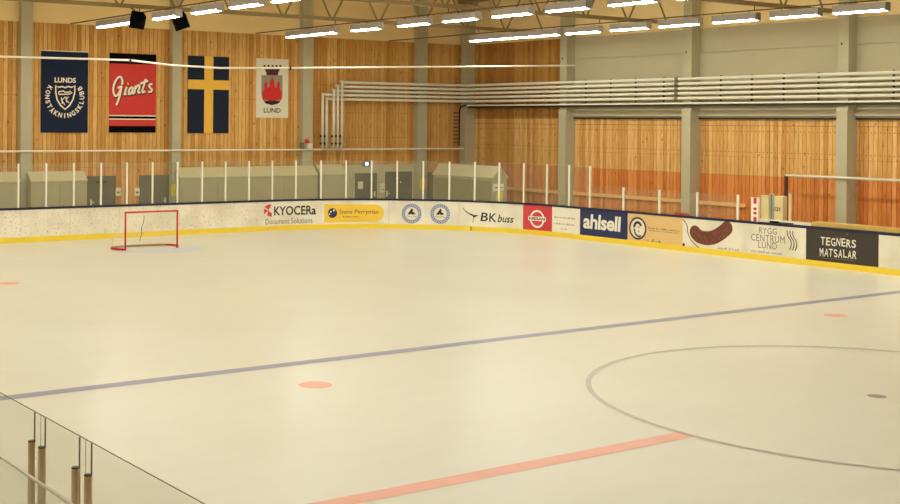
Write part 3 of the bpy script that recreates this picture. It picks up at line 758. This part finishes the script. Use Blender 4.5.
# doors
def door(n, y0, y1, z1, label_handle='l', closer=False, notice=None):
    o = struct(MB().box(XE-.012, XE+.03, y0, y1, 0, z1).build('door_%d' % n, 'door_grey'))
    b = MB().box(XE-.01, XE+.05, y0-.07, y0, 0, z1+.07).box(XE-.01, XE+.05, y1, y1+.07, 0, z1+.07).box(XE-.01, XE+.05, y0, y1, z1, z1+.07); b.build('door_frame', 'frame_grey' if n > 2 else 'door_grey', o)
    yh = y0+.12 if label_handle == 'l' else y1-.12
    MB().box(XE+.03, XE+.045, yh-.03, yh+.03, .95, 1.2).build('handle_plate', 'white_pipe', o)
    MB().tube([(XE+.045, yh, 1.08), (XE+.09, yh, 1.08), (XE+.09, yh+(.12 if label_handle == 'l' else -.12), 1.08)], .014, 6).build('door_handle', 'white_pipe', o)
    if closer:
        MB().box(XE+.03, XE+.09, y0+.35, y0+.75, z1-.2, z1-.12).build('door_closer', 'dark_steel', o)
    if notice: MB().box(XE+.03, XE+.036, *notice).build('notice', 'paper_white', o)
    return o
q = lambda x, y, X=XE+.03: on(0, X, x, y)
door(1, .95, 2.03, 2.03, 'l', closer=True); door(2, 3.19, 4.36, 2.03, 'r')
sur = MB().box(XE-.008, XE+.01, 12.6, 17.0, 0, 2.38); sur.build('door_surround', 'frame_grey', we)
door(3, 13.5, 14.72, 2.02, 'r', notice=(q(358, 180).y, q(363, 180).y, q(360, 189).z, q(360, 181.5).z)); door(4, 15.15, 16.7, 2.06, 'l')
MB().tube([(XE+.03, q(400.5, 182).y, q(400.5, 182).z), (XE+.06, q(400.5, 182).y, q(400.5, 182).z)], .03, 8).build('door_knob', 'white_paint', bpy.data.objects['door_4'])
# plates on the wall
def plate(name, label, cat, x0, y0, x1, y1, m, X=XE+.012, th=.04, group=None):
    a = on(0, X, x0, y0); b = on(0, X, x1, y1)
    t = thing(name, label, cat, (X, (a.y+b.y)/2, b.z), group)
    MB().box(X, X+th, a.y, b.y, b.z, a.z).build('face', m, t, bevel=.006)
    return t, (a, b)
for x, l in ((115.3, 'white wall box beside grey door with closer'), (134.3, 'white wall box beside plain grey door near yellow pad')):
    t, (a, b_) = plate('wall_box', l, 'wall box', x, 187.8, x+5, 195.8, 'paper_white')
    MB().box(XE+.052, XE+.058, a.y+.05, b_.y-.05, b_.z+.1, b_.z+.18).build('button', 'ink_grey', t)
t, (a, b_) = plate('control_panel', 'pale control box between two grey doors under exit sign', 'control box', 380, 183.5, 384.4, 192.5, 'paper_white', XE+.012)
MB().box(XE+.052, XE+.058, a.y+.05, b_.y-.05, b_.z+.12, b_.z+.16).build('button', 'ink_grey', t)
t, (a, b_) = plate('exit_sign', 'glowing white and blue exit sign above grey door', 'exit sign', 363, 161.2, 369.6, 166.2, 'sign_blue', XE+.05, .05)
MB().box(XE+.0, XE+.05, a.y+.1, b_.y-.1, b_.z+.05, a.z-.05).build('bracket', 'frame_grey', t)
MB().box(XE+.1, XE+.106, a.y+.08, b_.y-.1, b_.z+.04, a.z-.04).build('lit_panel', 'exit_light', t)
bpy.data.materials['sign_blue']
for x0, x1, y0, y1, X, l in ((171.2, 176.2, 184.2, 195.8, XF, 'yellow pad strapped to column between red banner and flag'), (419.8, 425.2, 178.6, 189.6, XF, 'yellow pad strapped to column beside the wide grey door')):
    t, (a, b_) = plate('yellow_pad', l, 'pad', x0, y0, x1, y1, 'safety_yellow', X, .018)
    MB().box(X+.018, X+.021, a.y, b_.y, (a.z+b_.z)/2-.03, (a.z+b_.z)/2+.03).build('strap', 'kick_yellow', t)

# grey lean-to sheds along the end wall
def shed(y0, y1, label, z0=2.0, z1=2.33, xf=-33.3, m='shed_paint', nd=2):
    t = thing('grey_shed', label, 'shed', (xf, (y0+y1)/2, -.03))
    xb_ = XF+.03
    b = MB(); b.prism([(xf, y0, -.03), (xb_, y0, -.03), (xb_, y0, z1-.03), (xf, y0, z0-.03)], (0, y1-y0, 0)); b.build('body', m, t)
    b = MB(); b.prism([(xf+.03, y0-.015, z0-.05), (xb_, y0-.015, z1-.028), (xb_, y0-.015, z1), (xf+.03, y0-.015, z0-.02)], (0, y1-y0+.04, 0)); b.build('roof', 'shed_roof', t)
    if y1-y0 > .4:
        for k in range(nd):
            a = y0+.1+(y1-y0-.2)*k/nd; c = y0+.1+(y1-y0-.2)*(k+1)/nd
            MB().box(xf, xf+.02, a+.02, c-.02, .1, z0-.16).build('front_panel', m, t)
    return t
shed(-8.5, on(0, -33.3, 20, 190).y, 'long grey shed left of column by dark blue banner, along plank wall', nd=4)
shed(on(0, -33.3, 31, 190).y, on(0, -33.3, 87, 190).y, 'short grey shed with pale sloping roof beside grey door with closer', nd=2)
shed(on(0, -33.3, 180, 190).y, on(0, -33.3, 317.4, 190).y, 'long grey shed beneath blue and yellow flag and city banner', z0=2.03, z1=2.40, nd=4)
shed(on(0, -33.3, 320.5, 190).y, on(0, -33.3, 345, 190).y, 'narrow grey shed under the vertical white pipes', z0=2.05, z1=2.44, nd=1)
t = thing('grey_cabinet', 'dark grey cabinet in wall corner beside yellow padded column', 'cabinet', (XE, 18.2, -.03))
MB().box(XE+.02, XE+.75, 17.62, 19.2, -.03, 2.0).build('body', 'shed_dark', t); MB().box(XE+.75, XE+.77, 17.66, 18.39, .08, 1.94).build('door', 'shed_dark', t); MB().box(XE+.75, XE+.77, 18.43, 19.16, .08, 1.94).build('door', 'shed_dark', t)
# free-standing gabled shed in the corner
t = thing('gabled_shed', 'small grey gabled shed with pale roof standing in the rink corner', 'shed', (-30.1, 17.4, -.03))
xa, xb, ya, ze = -32.1, -28.1, 16.45, 1.99; yb = on(0, xb, 507, 180).y; ym = on(0, xb, 500, 167).y; zr = on(0, xb, 500, 167.5).z
b = MB(); b.prism([(xa, ya, -.03), (xa, yb, -.03), (xa, yb, ze), (xa, ym, zr), (xa, ya, ze)], (xb-xa, 0, 0)); b.build('body', 'shed_paint', t)
for s in (0, 1):
    y_ = ya-.04 if s == 0 else yb+.04; z_ = ze-.03
    b = MB(); b.prism([(xa-.05, y_, z_+.01), (xa-.05, ym, zr+.01), (xa-.05, ym, zr+.05), (xa-.05, y_, z_+.05)], (xb-xa+.1, 0, 0)); b.build('roof_slope', 'shed_roof', t)
for k in range(3):
    w_ = (xb-xa-.2)/3; MB().box(xa+.1+k*w_+.015, xa+.1+(k+1)*w_-.015, ya-.02, ya, .1, ze-.12).build('front_panel', 'shed_mid', t)
a = on(0, xb+.02, 493.2, 184); b_ = on(0, xb+.02, 503.8, 191); t2 = MB().box(xb, xb+.015, a.y, b_.y, b_.z, a.z).build('sign', 'paper_white', t)
MB().box(xb+.015, xb+.018, a.y+.08, b_.y-.08, (a.z+b_.z)/2-.02, (a.z+b_.z)/2+.02).build('print_line', 'ink_grey', t2)
a = on(0, xb+.02, 497, 192); b_ = on(0, xb+.02, 502.6, 201)
MB().box(xb, xb+.03, a.y, b_.y, b_.z-.3, a.z).build('yellow_plate', 'safety_yellow', t)

# white tube along the end wall
t = thing('wall_tube', 'long thin white tube running level across the end wall columns', 'tube', (XF+.05, 0, 3.06))
MB().tube([(XF+.05, YN+1, 3.09), (XF+.05, 19.75, 3.09)], .036, 8).build('tube', 'white_paint', t)
for y in (-1.5, 4.7, 11.0, 17.3): MB().box(XF, XF+.05, y-.03, y+.03, 3.05, 3.13).build('bracket', 'white_pipe', t)
for x in (98, 343.5):
    p_ = on(0, XF+.05, x, 152); MB().tube([(XF+.05, p_.y, 3.07), (XF+.05, p_.y, 2.45)], .01, 5).build('hanging_cord', 'white_pipe', t)
# beacon on the column
a = on(0, XF+.1, 307, 141)
t = thing('alarm_beacon', 'small red alarm beacon on pale box above white tube', 'beacon', (XF+.1, a.y, 3.13))
MB().box(XF, XF+.18, a.y-.02, a.y+.24, 3.13, 3.36).build('box', 'white_pipe', t, bevel=.01)
b = MB(); b.tube([(XF+.1, a.y, 3.36+k) for k in (0, .03, .1, .16, .2)], [.06, .1, .105, .08, .03], 10); b.build('red_dome', 'lamp_red', t, smooth=True)
MB().box(XF, XF+.13, a.y-.3, a.y-.14, 3.13, 3.4).build('side_bracket', 'ink_grey', t)

# upper net cable across the hall
t = thing('net_cable', 'white net cable strung across the hall below the loudspeakers', 'cable', (-26.6, 0, 6.2))
XC = -26.6
cab = [on(0, XC, x, y) for x, y in ((0, 56.5), (100, 59.3), (130, 60.3), (170, 65), (220, 68), (290, 68), (400, 67), (480, 66.5), (575, 65.5))]
MB().tube([(XC, -23, 6.2)]+cab, .034, 8).build('cable', 'white_paint', t)
for k in (2, 5): MB().box(XC-.05, XC+.05, cab[k].y-.03, cab[k].y+.03, cab[k].z-.07, cab[k].z+.05).build('clip', 'ink_dark', t)

# heating pipes along far and end wall
PZ = [6.03, 5.845, 5.66, 5.475, 5.29]; yp, xp = YS-.64, XE+.46; DY = [on(0, xp+(.13 if k < 3 else 0), x, 110).y for k, x in enumerate((342, 337.8, 333.8, 322.6, 326.6))]
for i in range(5):
    t = thing('heating_pipe', 'white heating pipe, number %s from the top of its bundle' % ('one', 'two', 'three', 'four', 'five')[i], 'pipe', (xp, DY[i], 3.1))
    z = PZ[i]; off = .0 if i > 2 else .13
    MB().tube([(XR-.5, yp, z), (xp+.15, yp, z), (xp+.04, yp-.04, z), (xp, yp-.15, z), (xp, DY[i]+.08, z-.02)], .058, 10).build('run', 'white_pipe', t, smooth=True)
    if off: MB().tube([(xp, DY[i], z), (xp+off, DY[i], z)], .062, 8).build('elbow', 'white_pipe', t)
    MB().tube([(xp+off, DY[i], z+.05), (xp+off, DY[i], 3.12)], .055, 10).build('drop', 'white_pipe', t, smooth=True)
    MB().tube([(-20.95, yp, z), (-20.8, yp, z)], .085, 8).build('coupling', 'ink_grey', t)
    for zz_ in (3.3, 3.62): MB().box(xp+off-.05, xp+off+.02, DY[i]-.105, DY[i]-.03, zz_, zz_+.1).build('clamp', 'dark_steel', t)
JX = [-25.77, -24.37, -23.03, -21.59, -18.88, -17.5, -16.16, -14.76, -11.99, -10.6, -9.2]
for x in JX:
    b = MB().box(x-.035, x+.035, yp+.062, yp+.09, 5.16, 6.12).box(x-.03, x+.03, yp+.09, YS-.05, 5.5, 5.56); b.build('pipe_bracket', 'dark_steel', wf)
t = thing('cable_tray', 'thin dark cable tray with pale lip under the white pipes', 'cable tray', (-27, yp, 4.95))
MB().box(xp+.3, XR-.5, yp-.02, yp+.1, 4.98, 5.04).build('tray', 'dark_steel', t)
MB().box(xp+.3, XR-.5, yp-.03, yp+.1, 5.07, 5.13).build('lip', 'white_pipe', t)
MB().box(xp+.3, XR-.5, yp+.02, yp+.06, 5.04, 5.07).build('web', 'dark_steel', t)
t = thing('cable_duct', 'black cable hanging down wall corner under the pipes', 'cable', (xp+.1, 18.9, 3.2))
p1 = [on(0, xp+.1, x, y) for x, y in ((466, 105), (460.5, 107), (459.5, 112), (459.3, 130), (459, 146))]
MB().tube(p1, .03, 6).build('cable', 'black_plastic', t)
for k in range(9): z_ = p1[-1].z+.15+k*.17; MB().box(xp-.02, xp+.1, p1[-1].y-.25, p1[-1].y-.02, z_, z_+.06).build('rung', 'rail_brown', t)

# loudspeakers
for x, y, z, l, tilt in ((-26.95, on(0, -26.95, 137, 20).y, on(0, -26.95, 137, 20).z, 'black box loudspeaker hung from truss above space between banners', -.15), (-26.95, on(0, -26.95, 180.5, 21).y, on(0, -26.95, 180.5, 21).z, 'black box loudspeaker hung from truss near flag side column', .35)):
    t = thing('loudspeaker', l, 'loudspeaker', (x, y, z))
    b = MB(); b.prism([(-.2, -.26, -.24), (.2, -.2, -.22), (.2, .2, -.22), (-.2, .26, -.24)], (0, 0, .46)); o = b.build('cabinet', 'black_plastic', None); o.parent = t
    MB().box(-.1, .1, -.02, .02, .22, .4); b2 = MB().box(.2, .215, -.17, .17, -.19, .19).build('grille', 'black_cloth', None); b2.parent = o
    o.rotation_euler = (tilt, -.25, -.55)
    o3 = MB().tube([(0, 0, .1), (-.2, 0, .34), (-.45, 0, 8.07-z)], .02, 6).build('bracket', 'dark_steel', None); o3.parent = t

# ================================================================== FAR SIDE: rails, boxes, timber
for x0, x1, l in ((-31.2, -27.7, 'horizontal wooden wall rail between corner shed and column'), (-27.1, -21.0, 'long horizontal wooden wall rail between two columns'), (-20.4, -18.1, 'short horizontal wooden wall rail ending near beige panels')):
    t = thing('wall_rail', l, 'rail', ((x0+x1)/2, YS, 1.26))
    MB().box(x0, x1, YS-.09, YS-.04, 1.27, 1.41).build('plank', 'rail_wood', t, bevel=.008)
    n = max(2, round((x1-x0)/1.5))
    for k in range(n): xx = x0+.2+(x1-x0-.4)*k/(n-1); MB().box(xx-.04, xx+.04, YS-.04, YS+.02, 1.24, 1.39).build('block', 'rail_wood', t)
t = thing('handrail', 'thin white handrail with brown end post before orange planks', 'handrail', (-15.97, YS-.6, -.03))
MB().tube([(-15.99, YS-.62, 2.55), (XR-.6, YS-.62, 2.55)], .04, 8).build('rail', 'white_pipe', t)
MB().box(-16.03, -15.93, YS-.66, YS-.58, -.03, 2.51).build('end_post', 'coat_brown', t)
for x in (-9.5, -4, 2, 8): MB().box(x-.03, x+.03, YS-.65, YS-.59, -.03, 2.51).build('post', 'coat_brown', t)

yb_ = 16.8
def slab(name, label, cat, x0, x1, ytop, m, Y=yb_, d=.25):
    a = on(1, Y, x0, ytop); b = on(1, Y, x1, ytop); t = thing(name, label, cat, ((a.x+b.x)/2, Y, -.03))
    o = MB().box(a.x, b.x, Y, Y+d, -.03, a.z).build('panel', m, t, bevel=.01); return t, a, b
t, a, b_ = slab('beige_panel', 'plain beige upright panel behind boards beside striped post', 'panel', 761, 768.6, 195.2, 'beige_panel'); MB().box(a.x, b_.x, yb_-.01, yb_, a.z-.06, a.z-.02).build('edge_trim', 'frame_grey', t)
t, a, b_ = slab('numbered_panel', 'beige upright panel with dark printed figures behind boards', 'panel', 774, 782.6, 195.8, 'beige_panel')
V, F, _ = text2d('121', offset=.03); u0 = on(1, yb_, 774.8, 209).x; u1 = on(1, yb_, 780.2, 209).x; z0 = on(1, yb_, 777, 211).z; z1 = on(1, yb_, 777, 207.2).z
bb = MB(); bb.poly2(fit(V, u0, u1, z0, z1), F, lambda u, v, l: (u, yb_-.006, v)); bb.build('figures', 'ink_dark', t)
for x0, x1, l in ((769.3, 771, 'grey green thin post beside plain beige panel'), (771.9, 773.6, 'grey green thin post beside numbered beige panel'), (788.7, 790.6, 'beige thin post standing alone before orange planks')):
    t, a, b_ = slab('upright_post', l, 'post', x0, x1, 194.5 if x0 < 780 else 193.5, 'green_grey' if x0 < 780 else 'beige_panel', d=.08)
    MB().box(a.x-.01, b_.x+.01, yb_-.01, yb_+.09, a.z, a.z+.02).build('cap', 'frame_grey', t)
# striped post on the boards
s = s_top(755.5); p_, n_ = path(s); t = thing('striped_post', 'red and white striped square post on the far boards', 'post', (p_.x, p_.y+.05, HB))
zs = [HB, 1.32, 1.6, 1.72, 1.8, 1.98]
MB().box(p_.x-.13, p_.x+.13, p_.y+.0, p_.y+.1, HB, 1.98).build('shaft', 'white_paint', t)
for z0, z1 in ((1.22, 1.36), (1.44, 1.52), (1.58, 1.66), (1.78, 1.975)): MB().box(p_.x-.04, p_.x+.08, p_.y-.004, p_.y, z0, z1).build('red_stripe', 'ink_red', t)
# timber and white shelf of the players' bench
Y = 16.5; a = on(1, Y, 812, 222)
t = thing('timber_beam', 'long yellow timber beam on legs behind the far boards', 'beam', (a.x+3, Y, -.03))
MB().box(a.x, -3, Y, Y+.3, 1.02, 1.25).build('beam', 'bench_timber', t, bevel=.012)
MB().box(a.x-.02, -3, Y-.02, Y+.02, 1.12, 1.16).build('batten', 'bench_timber', t)
for x in (a.x+.3, a.x+3.5, a.x+6.5, -3.3): MB().box(x-.06, x+.06, Y+.08, Y+.2, -.03, 1.02).build('leg', 'bench_timber', t)
a2 = on(1, Y, 779.5, 222)
t = thing('white_shelf', 'white shelf box behind far boards next to yellow timber', 'shelf', (a2.x+.6, Y, -.03))
MB().box(a2.x-.9, a.x-.03, Y, Y+.25, 1.0, 1.19).build('top', 'white_paint', t, bevel=.01)
for x in (a2.x-.7, a.x-.2): MB().box(x-.05, x+.05, Y+.05, Y+.15, -.03, 1.0).build('leg', 'white_paint', t)
t = thing('dark_stick', 'dark hockey stick lying along the cap rail by white shelf', 'stick', (-14.2, 15.35, HB))
q0, q1 = on(1, 15.35, 770.5, 220).x, on(1, 15.35, 793, 218.5).x
MB().tube([(q0, 15.355, HB+.02), (q1, 15.357, HB+.02)], .018, 6).build('shaft', 'black_plastic', t)
MB().box(q0-.02, q0+.3, 15.335, 15.372, HB, HB+.06).build('blade', 'black_plastic', t)
a = on(1, 15.35, 673.5, 214); b_ = on(1, 15.35, 691, 214.5)
t = thing('red_pad', 'flat dark red pad resting on the cap rail over tan advert', 'pad', ((a.x+b_.x)/2, 15.35, HB))
b = MB(); b.prism([(a.x, 15.34, HB), (b_.x, 15.34, HB), (b_.x-.15, 15.34, HB+.08), (a.x+.1, 15.34, HB+.09)], (0, .035, 0)); b.build('body', 'coat_red', t)
MB().box(a.x+.3, a.x+.34, 15.335, 15.34, HB, HB+.08).build('seam', 'coat_brown', t)
